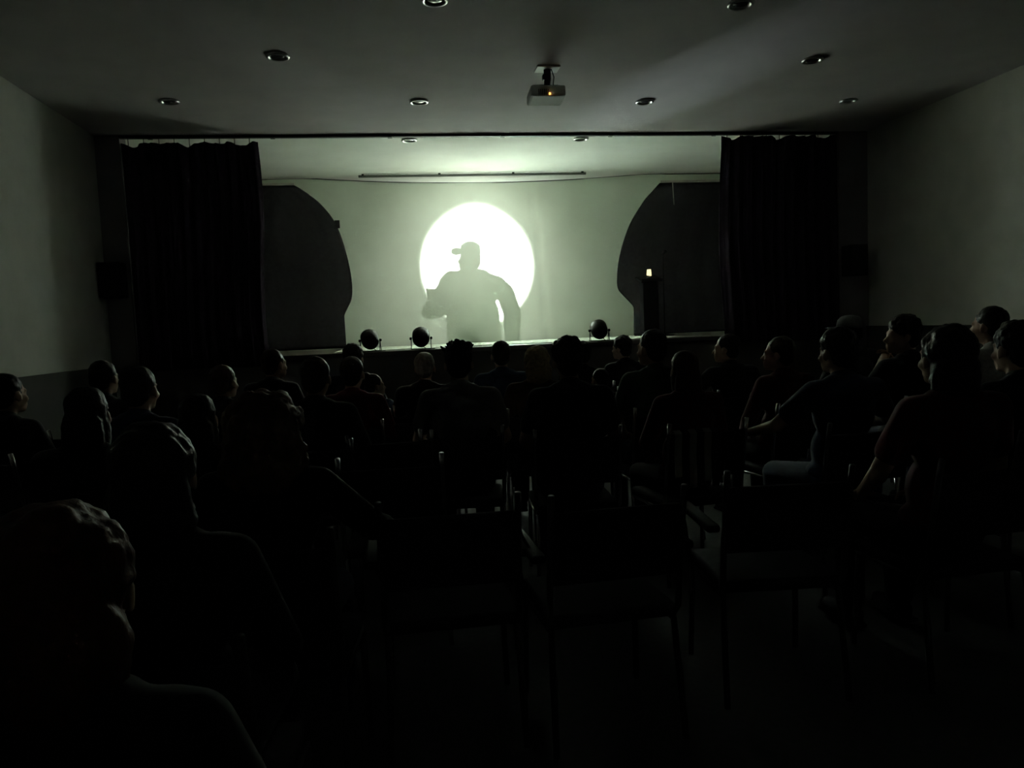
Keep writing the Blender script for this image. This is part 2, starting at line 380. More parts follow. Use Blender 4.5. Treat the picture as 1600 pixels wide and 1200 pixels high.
# ------------------------------------------------------------------ ceiling fittings
def downlight_meshes():
    rim = MB().lathe([(0.060, 0.0), (0.088, 0.0), (0.092, -0.006), (0.088, -0.016), (0.076, -0.020), (0.066, -0.014), (0.060, -0.004)], 32)
    rim.f = [f for f in rim.f if len(f) == 4]
    for i in range(32): rim.f.append((6 * 32 + i, 6 * 32 + (i + 1) % 32, (i + 1) % 32, i))
    bulb = MB().lathe([(0.058, -0.001), (0.060, -0.004), (0.045, -0.010), (0.02, -0.013), (0.001, -0.014)], 24)
    return rim.mesh(smooth=True), bulb.mesh(smooth=True)
DR, DB = downlight_meshes()
for x, y, lab in [(0.32, 7.56, 'round unlit downlight with a bright glint, left of the projector'), (2.56, 7.56, 'round unlit downlight with a bright glint, right of the projector'),
    (0.25, 9.06, 'round unlit downlight over the stage, above the left of the glowing spot'), (2.27, 9.06, 'round unlit downlight over the stage, right of the glowing spot'),
    (-1.95, 7.56, 'dim downlight above the left stage curtain'), (-0.81, 6.36, 'faint downlight in the dark upper left ceiling'),
    (3.66, 6.34, 'dark oval downlight in the upper right ceiling'), (4.74, 7.53, 'dim downlight above the right stage curtain'),
    (0.36, 5.27, 'downlight cut by the top edge left of the projector'), (2.49, 5.24, 'downlight with a small glint at the top edge right of the projector')]:
    t = thing('downlight', lab, 'ceiling light', (x, y, ZC), group='recessed ceiling downlights')
    obj('rim', DR, M['silver'], t); obj('bulb', DB, M['glass'], t)

pj = thing('ceiling_projector', 'white projector hanging from the ceiling with an orange indicator light', 'projector', (1.38, 6.6, ZC))
obj('ceiling_plate', MB().box((0, 0, -0.008), (0.20, 0.16, 0.016), bevel=0.004), M['whiteplastic'], pj)
obj('arm', MB().tube([(0, 0, -0.01), (0, 0, -0.09), (-0.01, 0, -0.17)], [0.032, 0.03, 0.025], 14), M['blackmetal'], pj)
obj('mount_bracket', MB().box((0, 0, -0.165), (0.16, 0.12, 0.015), bevel=0.004).box((-0.02, 0, -0.08), (0.05, 0.05, 0.05), bevel=0.008), M['blackmetal'], pj)
pb = obj('body', MB().box((-0.015, 0.02, -0.225), (0.30, 0.24, 0.095), Euler((math.radians(-6), 0, 0)).to_matrix(), bevel=0.018).mesh(smooth=False), M['whiteplastic'], pj)
obj('lens', MB().lathe([(0.04, 0), (0.04, 0.03), (0.033, 0.032), (0.03, 0.02)], 20, Matrix.Translation((0.06, 0.13, -0.21)) @ Matrix.Rotation(-math.pi / 2, 4, 'X')), M['glass'], pj)
for k in range(6): obj('vent_slat', MB().box((-0.10 + k * 0.016, -0.106, -0.232), (0.006, 0.004, 0.05)), M['blackplastic'], pj)
obj('indicator_light', MB().ell((-0.008, -0.107, -0.245), (0.010, 0.006, 0.010), n=12).mesh(smooth=True), M['led'], pj)
obj('cable', MB().tube([(0.03, -0.02, -0.015), (0.045, -0.05, -0.09), (0.03, -0.07, -0.18)], 0.004, 6), M['blackplastic'], pj)

# wall loudspeakers beside the stage opening
def speaker(loc, label):
    t = thing('wall_speaker', label, 'loudspeaker', loc, group='loudspeakers beside the stage')
    obj('cabinet', MB().box((0, -0.13, 0), (0.23, 0.20, 0.37), bevel=0.012), M['blackplastic'], t)
    obj('grille', MB().box((0, -0.234, 0), (0.20, 0.008, 0.34), bevel=0.003), M['blackmetal'], t)
    obj('bracket', MB().box((0, -0.02, 0), (0.06, 0.04, 0.2)), M['blackmetal'], t)
speaker((5.52, YE, 2.03), 'black loudspeaker fixed beside the right stage curtain')
speaker((-2.93, YE, 2.07), 'black loudspeaker fixed beside the left stage curtain')

# ------------------------------------------------------------------ things on the stage
def par_can(loc, rz, label):
    t = thing('par_can', label, 'stage light', loc, rz, 'round stage lights on the stage edge')
    c = Vector((0, 0, 0.128))
    mt = Matrix.Translation(c) @ Matrix.Rotation(math.radians(-62), 4, 'X')
    obj('housing', MB().lathe([(0.012, -0.10), (0.05, -0.095), (0.082, -0.07), (0.098, -0.03), (0.102, 0.02), (0.102, 0.09), (0.09, 0.095), (0.088, 0.08), (0.002, 0.075)], 32, mt).mesh(smooth=True), M['canblack'], t)
    obj('lens', MB().lathe([(0.086, 0.082), (0.06, 0.09), (0.001, 0.093)], 24, mt).mesh(smooth=True), M['glass'], t)
    for s in (-1, 1):
        obj('knob', MB().lathe([(0.012, 0), (0.016, 0.008), (0.016, 0.024), (0.010, 0.028)], 12, Matrix.Translation(c + Vector((s * 0.104, 0, 0))) @ Matrix.Rotation(s * math.pi / 2, 4, 'Y')), M['blackmetal'], t)
    for tilt in (-0.06, 0.06):
        pts = [c + Vector((-0.113, 0, 0)), Vector((-0.113, tilt, 0.006)), Vector((0.113, tilt, 0.006)), c + Vector((0.113, 0, 0))]
        obj('yoke', MB().tube(pts, 0.006, 8), M['blackmetal'], t)
    obj('cable', MB().tube([(0.02, -0.09, 0.09), (0.03, -0.12, 0.03), (0.06, -0.10, 0.006), (0.16, -0.06, 0.006)], 0.004, 6), M['blackplastic'], t)
par_can((-0.315, 9.0, ZS), 0.15, 'round black stage light on the stage edge, leftmost of three')
par_can((0.267, 9.0, ZS), -0.05, 'round black stage light on the stage edge just left of the glowing spot')
par_can((2.40, 9.0, ZS), -0.1, 'round black stage light on the stage edge, rightmost of three')
tag(obj('stage_cable', MB().tube([(3.28, 8.95, ZS + 0.007), (3.40, 8.96, ZS + .006), (3.6, 8.95, ZS + .006), (3.80, 8.96, ZS + .006)], 0.006, 6), M['cable']), 'pale cable lying on the right of the stage edge', 'cable')

lt = thing('lectern', 'black lectern standing before the right black flat', 'lectern', (3.52, 10.45, ZS))
obj('base', MB().box((0, 0, 0.02), (0.36, 0.32, 0.04), bevel=0.008), M['matteblack'], lt)
obj('column', MB().box((0, 0, 0.40), (0.22, 0.18, 0.74), bevel=0.01), M['matteblack'], lt)
obj('desk', MB().box((0, 0, 0.80), (0.30, 0.30, 0.03), Euler((math.radians(15), math.radians(-4), 0)).to_matrix(), bevel=0.006), M['matteblack'], lt)
obj('ledge', MB().box((0, -0.15, 0.775), (0.30, 0.02, 0.04)), M['matteblack'], lt)
rl = thing('reading_lamp', 'small warm lit reading lamp on the black lectern', 'lamp', (3.525, 10.45, ZS + 0.818))
obj('base', MB().lathe([(0.03, 0), (0.03, 0.01), (0.008, 0.014)], 16), M['blackmetal'], rl)
obj('stem', MB().tube([(0, 0, 0.01), (0, 0, 0.045)], 0.005, 8), M['blackmetal'], rl)
obj('shade', MB().add([(-0.024, -0.02, 0.035), (0.034, -0.02, 0.025), (0.034, 0.02, 0.025), (-0.024, 0.02, 0.035), (-0.018, -0.016, 0.115), (0.03, -0.016, 0.118), (0.03, 0.016, 0.118), (-0.018, 0.016, 0.115)],
    [(0, 3, 2, 1), (4, 5, 6, 7), (0, 1, 5, 4), (1, 2, 6, 5), (2, 3, 7, 6), (3, 0, 4, 7)]), M['readlamp'], rl)
ms = thing('microphone_stand', 'thin black microphone stand beside the lectern on the right of the stage', 'microphone stand', (3.72, 10.4, ZS))
obj('pole', MB().tube([(0, 0, 0.02), (0, 0, 1.12)], 0.009, 8), M['blackplastic'], ms)
obj('base', MB().lathe([(0.13, 0), (0.13, 0.012), (0.02, 0.03), (0.012, 0.05)], 24), M['blackmetal'], ms)
obj('clip', MB().tube([(0, 0, 1.105), (0, -0.03, 1.14)], 0.012, 8), M['blackplastic'], ms)
obj('microphone', MB().cap((0, -0.09, 1.16), (0, 0.06, 1.13), 0.024, 0.012).mesh(smooth=True), M['matteblack'], ms)

# the spotlight behind the sheet
sp = thing('floor_spotlight', 'bright floor spotlight behind the sheet aimed at the actor', 'stage light', (LAMP.x, LAMP.y, ZS))
aim = (LAMP_AIM - LAMP).normalized(); Rl = aim.to_track_quat('Z', 'Y').to_matrix().to_4x4()
lz = Matrix.Translation((0, 0, LAMP.z - ZS)) @ Rl
obj('housing', MB().lathe([(0.02, -0.24), (0.08, -0.22), (0.085, -0.04), (0.075, -0.035), (0.07, -0.12), (0.002, -0.13)], 24, lz).mesh(smooth=True), M['blackmetal'], sp)
obj('lens', MB().lathe([(0.066, -0.105), (0.05, -0.10), (0.001, -0.098)], 20, lz).mesh(smooth=True), M['lamplens'], sp)
obj('yoke', MB().tube([(-0.1, 0.09, LAMP.z - ZS - .05), (-0.1, 0.09, 0.02), (0.1, 0.09, 0.02), (0.1, 0.09, LAMP.z - ZS - .05)], 0.008, 8), M['blackmetal'], sp)
obj('base', MB().box((0, 0.09, 0.008), (0.24, 0.2, 0.016), bevel=0.004), M['blackmetal'], sp)
fl = thing('added_fill_lamp', 'unseen soft fill lamp added under the ceiling behind the sheet', 'stage light', (FILL.x, FILL.y, ZC))
fa = (FILL_AIM - FILL).normalized(); fz = Matrix.Translation((0, 0, FILL.z - ZC)) @ fa.to_track_quat('Z', 'Y').to_matrix().to_4x4()
obj('housing', MB().lathe([(0.03, -0.11), (0.09, -0.10), (0.105, -0.02), (0.098, -0.018), (0.085, -0.06), (0.002, -0.065)], 24, fz).mesh(smooth=True), M['blackmetal'], fl)
obj('lens', MB().lathe([(0.082, -0.055), (0.05, -0.05), (0.001, -0.048)], 20, fz).mesh(smooth=True), M['filllamp'], fl)
obj('bracket', MB().tube([(-0.115, 0, FILL.z - ZC), (-0.115, 0, -0.006), (0.115, 0, -0.006), (0.115, 0, FILL.z - ZC)], 0.006, 8), M['blackmetal'], fl)
wedge_dir = (WEDGE_AIM - LAMP).normalized()
for nm, watts, ang, bl, rad, pos, dr, colr in (('spot_beam', LAMP_WATTS, LAMP_ANGLE, LAMP_BLEND, 0.028, LAMP, aim, LAMP_COLOR), ('spot_spill', SPILL_WATTS, SPILL_ANGLE, 1.0, 0.028, LAMP, aim, LAMP_COLOR),
        ('added_wedge_beam', WEDGE_WATTS, WEDGE_ANGLE, 1.0, 0.018, LAMP, wedge_dir, WEDGE_COLOR), ('added_fill_light', FILL_WATTS, FILL_ANGLE, 1.0, 0.06, FILL, fa, LAMP_COLOR)):  # the narrow bluish beam and the fill are added to the spotlight's own light
    ld = bpy.data.lights.new(nm, 'SPOT'); ld.energy = watts; ld.spot_size = math.radians(ang); ld.spot_blend = bl
    ld.shadow_soft_size = rad; ld.color = colr
    lo = bpy.data.objects.new(nm, ld); COL.objects.link(lo); lo.location = pos
    lo.rotation_euler = (-dr).to_track_quat('Z', 'Y').to_euler()

# ------------------------------------------------------------------ people
def hand_mb(side):
    """right hand, wrist at origin, fingers along +Y, palm down; side -1 mirrors"""
    h = MB()
    h.ell((0, 0.045, 0), (0.040, 0.052, 0.016)); h.cap((0, -0.02, 0), (0, 0.02, 0), 0.027, 0.026)
    for i, (x, L) in enumerate(((-0.030, 0.066), (-0.010, 0.076), (0.011, 0.070), (0.030, 0.054))):
        a = Vector((x * 0.9, 0.082, 0.002)); b = a + Vector((x * 0.12, L * 0.5, -0.004)); c = b + Vector((x * 0.05, L * 0.32, -0.018)); d = c + Vector((0, L * 0.16, -0.016))
        h.cap(a - Vector((0, .02, 0)), b, 0.0092, 0.0086, 10); h.cap(b, c, 0.0086, 0.0078, 10); h.cap(c, d, 0.0078, 0.0068, 10)
    a = Vector((-0.032, 0.02, -0.004)); b = Vector((-0.056, 0.05, -0.010)); c = Vector((-0.060, 0.078, -0.018))
    h.cap(a, b, 0.013, 0.0105, 10); h.cap(b, c, 0.0105, 0.008, 10)
    if side < 0: h.v = [Vector((-v.x, v.y, v.z)) for v in h.v]
    return h
HAND = {}
def hand_mesh(side):
    if side not in HAND: HAND[side] = remesh(hand_mb(side), 0.0045, 2, 'hand')
    return HAND[side]

NECK = Vector((0, -0.07, 1.13))
def head_mb(yaw, pitch=0.0):
    h = MB()
    h.ell((0, -0.045, 1.283), (0.076, 0.095, 0.090)); h.ell((0, 0.0, 1.218), (0.058, 0.066, 0.084))
    h.ell((0, 0.042, 1.160), (0.030, 0.026, 0.024)); h.ell((0, -0.02, 1.19), (0.057, 0.06, 0.045))
    h.cap((0, 0.056, 1.258), (0, 0.080, 1.222), 0.008, 0.0135); h.cap((-0.034, 0.05, 1.272), (0.034, 0.05, 1.272), 0.012, 0.012)
    h.cap((-0.02, 0.063, 1.190), (0.02, 0.063, 1.190), 0.009, 0.009); h.cap((-0.017, 0.061, 1.176), (0.017, 0.061, 1.176), 0.009, 0.009)
    for s in (-1, 1):
        h.ell((s * 0.030, 0.050, 1.252), (0.013, 0.012, 0.010)); h.ell((s * 0.040, 0.040, 1.218), (0.020, 0.020, 0.022))
        h.ell((s * 0.079, -0.032, 1.236), (0.010, 0.022, 0.034), Euler((0.2, 0, s * -0.3)).to_matrix())
    return h.xf(head_xf(yaw, pitch))
def head_xf(yaw, pitch=0.0):
    return Matrix.Translation(NECK) @ Matrix.Rotation(math.radians(yaw), 4, 'Z') @ Matrix.Rotation(math.radians(pitch), 4, 'X') @ Matrix.Translation(-NECK)

ARMS = {  # (shoulder), elbow, wrist for the right (+x) arm; the left arm is mirrored unless given
 'lap': ((0.262, -0.02, 0.80), (0.14, 0.22, 0.665)),
 'thigh': ((0.275, 0.0, 0.79), (0.155, 0.27, 0.66)),
 'crossed': ((0.255, 0.03, 0.83), (0.02, 0.19, 0.83)),
 'chin': ((0.235, 0.10, 0.82), (0.06, 0.12, 1.05)),
 'out': ((0.345, 0.03, 0.86), (0.36, 0.26, 0.80)),
}
def arm_pts(pose, s):
    p = pose if isinstance(pose, str) else pose[0 if s < 0 else 1]
    e, wv = ARMS[p]
    return Vector((s * 0.182, -0.085, 1.045)), Vector((s * e[0], e[1], e[2])), Vector((s * wv[0], wv[1], wv[2]))
def body_mesh(yaw, pitch, pose):
    b = MB()
    b.cap((0, -0.075, 1.06), (0, -0.045, 1.19), 0.058, 0.052)
    b.ell((0, -0.075, 0.93), (0.165, 0.105, 0.19)); b.ell((0, -0.04, 0.72), (0.140, 0.105, 0.17)); b.ell((0, -0.02, 0.57), (0.168, 0.125, 0.115))
    b.cap((-0.155, -0.085, 1.05), (0.155, -0.085, 1.05), 0.055, 0.055)
    b.cap((-0.06, -0.08, 1.075), (0.06, -0.08, 1.075), 0.055, 0.055)
    for s in (-1, 1):
        b.cap((s * 0.095, 0.0, 0.545), (s * 0.125, 0.43, 0.515), 0.088, 0.058)
        b.cap((s * 0.125, 0.43, 0.515), (s * 0.125, 0.41, 0.28), 0.056, 0.053); b.cap((s * 0.125, 0.405, 0.29), (s * 0.125, 0.41, 0.08), 0.052, 0.034)
        b.cap((s * 0.125, 0.40, 0.05), (s * 0.135, 0.55, 0.032), 0.036, 0.03)
        sh_, el, wr = arm_pts(pose, s)
        b.cap(sh_, el, 0.050, 0.038); b.cap(el, wr, 0.039, 0.026)
    b.v += []
    hb = head_mb(yaw, pitch); b.add(hb.v, hb.f)
    me = remesh(b, 0.0105, 3, 'body')
    hs = []
    for s in (-1, 1):
        sh_, el, wr = arm_pts(pose, s)
        d = (wr - el).normalized(); up = Vector((0, 0, 1)) if abs(d.z) < 0.8 else Vector((0, -1, 0))
        x = d.cross(up).normalized(); up = x.cross(d)
        hm = hand_mesh(s).copy(); hm.transform(Matrix((x, d, up)).transposed().to_4x4()); hm.transform(Matrix.Translation(wr)); hs.append(hm)
    return join_meshes(me, hs)
def top_mesh(pose, sleeve):
    b = MB(); e = 0.014
    b.ell((0, -0.075, 0.93), (0.165 + e, 0.105 + e, 0.18)); b.ell((0, -0.04, 0.72), (0.150 + e, 0.112 + e, 0.17)); b.ell((0, -0.025, 0.60), (0.172 + e, 0.128 + e, 0.085))
    b.cap((-0.155, -0.085, 1.045), (0.155, -0.085, 1.045), 0.055 + e, 0.055 + e); b.cap((-0.06, -0.085, 1.07), (0.06, -0.085, 1.07), 0.056 + e, 0.056 + e)
    b.cap((0, -0.075, 1.08), (0, -0.068, 1.11), 0.064, 0.066)
    for s in (-1, 1):
        sh_, el, wr = arm_pts(pose, s)
        if sleeve == 'short': b.cap(sh_, sh_.lerp(el, 0.62), 0.052 + e, 0.048 + e)
        else: b.cap(sh_, el, 0.050 + e, 0.042 + e); b.cap(el, el.lerp(wr, 0.93), 0.043 + e, 0.030 + e)
    return remesh(b, 0.012, 3, 'top')
def trouser_mesh():
    b = MB(); e = 0.013
    b.ell((0, -0.02, 0.56), (0.168 + e, 0.125 + e, 0.10))
    for s in (-1, 1):
        b.cap((s * 0.095, 0.0, 0.545), (s * 0.125, 0.43, 0.515), 0.088 + e, 0.060 + e)
        b.cap((s * 0.125, 0.43, 0.515), (s * 0.125, 0.41, 0.12), 0.058 + e, 0.050 + e)
    return remesh(b, 0.014, 3, 'trousers')
def shoe_mesh(side):
    b = MB()
    for s in (side,): b.cap((s * 0.125, 0.385, 0.055), (s * 0.137, 0.57, 0.04), 0.043, 0.037); b.box((s * 0.131, 0.47, 0.012), (0.085, 0.27, 0.02))
    return remesh(b, 0.009, 2, 'shoes')
def hair_mesh(style, yaw, pitch, seed):
    h = MB(); amp, fr = 0.004, 30
    h.ell((0, -0.057, 1.292), (0.086, 0.099, 0.092)); h.ell((0, -0.085, 1.237), (0.073, 0.062, 0.075))
    if style == 'spiky':
        rnd = random.Random(seed)
        for i in range(46):
            a = rnd.uniform(0, 6.28); r = rnd.uniform(0, 0.085); p = Vector((r * math.cos(a), -0.06 + r * math.sin(a), 1.36 - 3.5 * r * r))
            q = p + Vector((p.x * .35, (p.y + .06) * .35 + rnd.uniform(-.01, .01), rnd.uniform(0.02, 0.042))); h.cap(p, q, 0.013, 0.005, 8)
    elif style == 'long':
        h.ell((0, -0.098, 1.16), (0.094, 0.055, 0.165)); h.ell((0.062, -0.045, 1.18), (0.030, 0.045, 0.11)); h.ell((-0.062, -0.045, 1.18), (0.030, 0.045, 0.11))
    elif style == 'curly':
        h.ell((0, -0.068, 1.268), (0.136, 0.130, 0.115)); h.ell((0, -0.10, 1.15), (0.150, 0.092, 0.16)); amp, fr = 0.024, 20
    elif style == 'wavy':
        h.ell((0, -0.065, 1.285), (0.098, 0.108, 0.100)); h.ell((0, -0.095, 1.17), (0.105, 0.07, 0.14)); amp, fr = 0.010, 24
    elif style == 'bun': h.ell((0, -0.12, 1.365), (0.043, 0.043, 0.040))
    elif style == 'tail': h.ell((0, -0.155, 1.30), (0.03, 0.03, 0.03)); h.cap((0, -0.165, 1.29), (0, -0.185, 1.12), 0.032, 0.014)
    elif style == 'thick': h.ell((0, -0.05, 1.305), (0.095, 0.102, 0.090)); amp, fr = 0.010, 30
    h.xf(head_xf(yaw, pitch))
    me = remesh(h, 0.0085, 2, 'hair')
    so = Vector((seed * 3.7, seed * 1.3, 0))
    for v in me.vertices:
        n = noise.noise(v.co * fr + so) + 0.5 * noise.noise(v.co * fr * 2.1 + so)
        v.co += v.normal * (n * amp)
    me.update(); return me

CACHE = {}
def cached(key, fn):
    if key not in CACHE: CACHE[key] = fn()
    return CACHE[key]
def cap_meshes(yaw, pitch):
    c = MB().lathe([(0.092, -0.02), (0.094, 0.01), (0.086, 0.05), (0.06, 0.078), (0.02, 0.088), (0.001, 0.089)], 24, Matrix.Translation((0, -0.05, 1.305)) @ Matrix.Diagonal((0.96, 1.13, 1, 1)))
    br = MB(); br.ell((0, 0.075, 1.292), (0.075, 0.075, 0.006))
    c.xf(head_xf(yaw, pitch)); br.xf(head_xf(yaw, pitch)); return c.mesh(smooth=True), br.mesh(smooth=True)

# chairs ---------------------------------------------------------------------------------
def chair_parts(arms):
    P = []
    P.append(('seat', MB().box((0, 0.01, 0.438), (0.45, 0.43, 0.05), bevel=0.018).mesh(smooth=True), 'seat'))
    bk = MB().box((0, -0.250, 0.70), (0.44, 0.035, 0.25), Euler((math.radians(10), 0, 0)).to_matrix(), bevel=0.014)
    P.append(('backrest', bk.mesh(smooth=True), 'seat'))
    for s in (-1, 1):
        P.append(('leg', MB().tube([(s * 0.215, 0.20, 0.41), (s * 0.225, 0.225, 0.008)], 0.0115, 10).mesh(smooth=True), 'chrome'))
        P.append(('leg', MB().tube([(s * 0.215, -0.19, 0.41), (s * 0.225, -0.245, 0.008)], 0.0115, 10).mesh(smooth=True), 'chrome'))
        P.append(('back_post', MB().tube([(s * 0.215, -0.17, 0.41), (s * 0.222, -0.215, 0.46), (s * 0.222, -0.235, 0.60), (s * 0.222, -0.275, 0.815), (s * 0.222, -0.292, 0.885)], 0.0115, 10).mesh(smooth=True), 'chrome'))
        P.append(('side_rail', MB().tube([(s * 0.215, 0.20, 0.408), (s * 0.215, -0.19, 0.408)], 0.0115, 8).mesh(smooth=True), 'chrome'))
        if arms:
            P.append(('arm_support', MB().tube([(s * 0.225, 0.20, 0.41), (s * 0.255, 0.20, 0.63), (s * 0.255, 0.12, 0.655)], 0.011, 8).mesh(smooth=True), 'chrome'))
            P.append(('armrest', MB().box((s * 0.255, -0.03, 0.665), (0.05, 0.40, 0.028), bevel=0.010).mesh(smooth=True), 'blackplastic'))
    return P
CHP = {False: chair_parts(False), True: chair_parts(True)}
def place_chair(x, y, rz, label, group, arms=False, frame='darkframe'):
    t = thing('armchair' if arms else 'stacking_chair', label, 'chair', (x, y, 0), rz, group)
    for nm, me, mt in CHP[arms]: obj(nm, me, M[frame if mt == 'chrome' else mt], t)
    return t

# pixel of the head top in the photograph, depth from the camera -> where each person sits
#  x,   y,   depth, hair, haircol, top, sleeve, arms pose, head yaw (deg, + turns left), pitch, label, short name for the chair
PEOPLE = [
 (5, 586, 4.1, 'short', 'black', 'black', 'long', 'lap', -10, 0, 'spectator cut by the left edge of the picture, against the left wainscot', 'the spectator cut by the left edge'),
 (158, 565, 5.0, 'short', 'black', 'black', 'long', 'lap', 0, 0, 'small round head of the far spectator against the end of the left wall', 'the far spectator at the end of the left wall'),
 (132, 607, 2.95, 'long', 'black', 'black', 'long', 'thigh', 0, 0, 'dark long-haired spectator outlined against the wainscot of the left wall', 'the long-haired spectator by the left wall'),
 (213, 574, 3.7, 'short', 'black', 'navy', 'long', 'lap', 0, 0, 'dark spectator with sloping shoulders before the foot of the left curtain', 'the sloping-shouldered spectator before the left curtain'),
 (345, 572, 4.75, 'short', 'brown', 'black', 'long', 'lap', -15, 0, 'faint spectator just behind and left of the big curly head', 'the faint spectator left of the curly head'),
 (306, 618, 3.05, 'long', 'black', 'black', 'long', 'lap', 0, 0, 'dim long-haired spectator between the near left head and the curly head', 'the dim spectator beside the curly head'),
 (423, 547, 5.9, 'short', 'brown', 'black', 'long', 'lap', -25, 0, 'far spectator with a faint rim of light left of the stage lights', 'the far spectator with a faint rim of light'),
 (490, 559, 4.1, 'short', 'brown', 'black', 'long', 'lap', -5, 0, 'spectator whose smooth hair shows a bright crescent of light on the right', 'the spectator with the bright crescent on the hair'),
 (550, 538, 6.5, 'thick', 'black', 'black', 'long', 'lap', 0, 0, 'front spectator beside the leftmost round stage light', 'the spectator beside the leftmost stage light'),
 (548, 559, 4.9, 'short', 'brown', 'red', 'long', 'lap', -5, 0, 'spectator in dark red below the leftmost round stage light', 'the spectator in dark red'),
 (580, 584, 5.75, 'bun', 'black', 'blue', 'short', 'lap', -60, 0, 'child in profile below the leftmost stage light, turned to the right', 'the child turned to the right'),
 (662, 552, 5.5, 'short', 'grey', 'black', 'short', 'lap', 0, 0, 'pale grey-haired spectator directly below the middle round stage light', 'the grey-haired spectator'),
 (715, 531, 4.35, 'spiky', 'black', 'grey', 'short', 'lap', 0, 0, 'broad spectator with tousled spiky hair in a grey shirt before the glowing spot', 'the spiky-haired spectator in grey'),
 (782, 534, 6.1, 'short', 'black', 'blue', 'short', 'lap', 0, 0, 'smooth round-headed spectator in the gap right of the spiky-haired one', 'the smooth round-headed spectator'),
 (838, 541, 5.2, 'wavy', 'blond', 'brown', 'short', 'lap', 15, 0, 'spectator with fair wavy hair left of the tall central head', 'the fair wavy-haired spectator'),
 (887, 527, 4.15, 'thick', 'black', 'black', 'short', 'lap', 5, 0, 'large dark spectator with bare neck, tallest head in the centre', 'the large dark central spectator'),
 (909, 534, 6.45, 'short', 'black', 'black', 'long', 'lap', 0, 0, 'head peeping out right behind the tallest central head', 'the spectator hidden behind the central head'),
 (939, 578, 5.7, 'short', 'black', 'black', 'long', 'lap', 20, 0, 'small child with a thin rim of light, low right of the central head', 'the small child right of the centre'),
 (975, 525, 7.2, 'thick', 'black', 'black', 'long', 'lap', 35, 0, 'spectator in profile just right of the rightmost round stage light', 'the spectator right of the rightmost stage light'),
 (1022, 516, 4.95, 'short', 'black', 'green', 'short', 'lap', 25, 0, 'spectator with a lit left cheek below the black lectern', 'the spectator below the lectern'),
 (1070, 550, 4.2, 'long', 'brown', 'maroon', 'long', 'lap', 0, 0, 'low long-haired spectator below the pale stage cable', 'the long-haired spectator below the stage cable'),
 (1140, 523, 5.9, 'short', 'black', 'black', 'short', 'out', 50, 0, 'spectator turned left with lit cheek and bare lit arms before the right curtain', 'the bare-armed spectator turned left'),
 (1222, 527, 4.9, 'short', 'brown', 'maroon', 'long', 'lap', 45, 0, 'dim spectator turned left with a faint cheek, second before the right curtain', 'the dim spectator with a faint cheek'),
 (1313, 512, 3.95, 'thick', 'black', 'navy', 'short', 'out', 10, 0, 'broad dark spectator in front of the right edge of the right curtain', 'the broad spectator at the right curtain edge'),
 (1330, 494, 6.3, 'cap', 'black', 'black', 'long', 'lap', 30, 0, 'far spectator in a peaked cap by the right curtain edge', 'the spectator in a peaked cap'),
 (1417, 492, 5.0, 'thick', 'black', 'black', 'short', 'chin', 70, 0, 'spectator in profile with a bright lit cheek by the right wall', 'the spectator with the bright lit cheek'),
 (1482, 508, 2.95, 'wavy', 'black', 'maroon', 'short', 'thigh', 0, 0, 'large dark wavy-haired spectator before the right wall', 'the large wavy-haired spectator at the right'),
 (1551, 480, 5.2, 'short', 'black', 'white', 'short', 'lap', 10, 0, 'round-headed spectator in a pale shirt, highest head before the right wall', 'the spectator in a pale shirt'),
 (1592, 502, 3.5, 'thick', 'black', 'black', 'short', 'lap', 0, 0, 'dark spectator cut by the right edge of the picture', 'the spectator cut by the right edge'),
 (410, 611, 2.32, 'curly', 'chestnut', 'black', 'long', ('lap', 'out'), 0, 0, 'near spectator with a big mass of curly brown hair, rim lit on the right', 'the near curly-haired spectator'),
 (235, 663, 1.58, 'wavy', 'black', 'black', 'long', 'lap', 0, 0, 'near dark-haired spectator left of the curly head', 'the near spectator left of the curly head'),
 (85, 792, 0.92, 'wavy', 'auburn', 'black', 'long', 'lap', 0, 0, 'nearest spectator with reddish hair at the lower left corner', 'the nearest red-haired spectator'),
]
HAIRTOP = {'short': 1.385, 'spiky': 1.405, 'long': 1.385, 'curly': 1.393, 'wavy': 1.390, 'bun': 1.40, 'tail': 1.385, 'thick': 1.397, 'cap': 1.395}
TROUS = {}
def make_person(i, rec):
    px, py, dep, hair, hc, top, sleeve, pose, yaw, pit, label, short = rec
    p = at_depth(px, py, dep)
    s = (p.z - 0.45) / (HAIRTOP[hair] - 0.462)
    s = max(0.6, min(1.06, s))
    rz = math.radians(random.uniform(-5, 5)) + (math.atan2(-(1.2 - p.x), 11.2 - p.y)) * 0.6
    hy = Matrix.Rotation(rz, 3, 'Z') @ Vector((0, -0.055 * s, 0))
    x, y = p.x - hy.x, p.y - hy.y
    t = thing('person', label, 'person', (x, y, 0.462 * (1 - s)), rz, 'spectators in the hall')
    t.scale = (s, s, s)
    obj('body', cached(('b', yaw, pit, pose), lambda: body_mesh(yaw, pit, pose)), M['skin'], t)
    obj('top', cached(('t', pose, sleeve), lambda: top_mesh(pose, sleeve)), CL[top], t)
    obj('trousers', cached('tr', trouser_mesh), CL['navy' if i % 2 else 'black'], t)
    for sd in (-1, 1): obj('shoe', cached(('sh', sd), lambda: shoe_mesh(sd)), CL['black'], t)
    if hair == 'cap':
        c, b = cap_meshes(yaw, pit); co = obj('cap', c, CL['grey'], t); obj('brim', b, CL['grey'], co)
        hair = 'short'
    obj('hair', cached(('h', hair, yaw, pit, i % 3), lambda: hair_mesh(hair, yaw, pit, i % 3 + 1)), HM[hc], t)
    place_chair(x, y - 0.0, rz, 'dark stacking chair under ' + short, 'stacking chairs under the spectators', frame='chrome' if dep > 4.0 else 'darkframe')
    return t
for i, rec in enumerate(PEOPLE): make_person(i, rec)

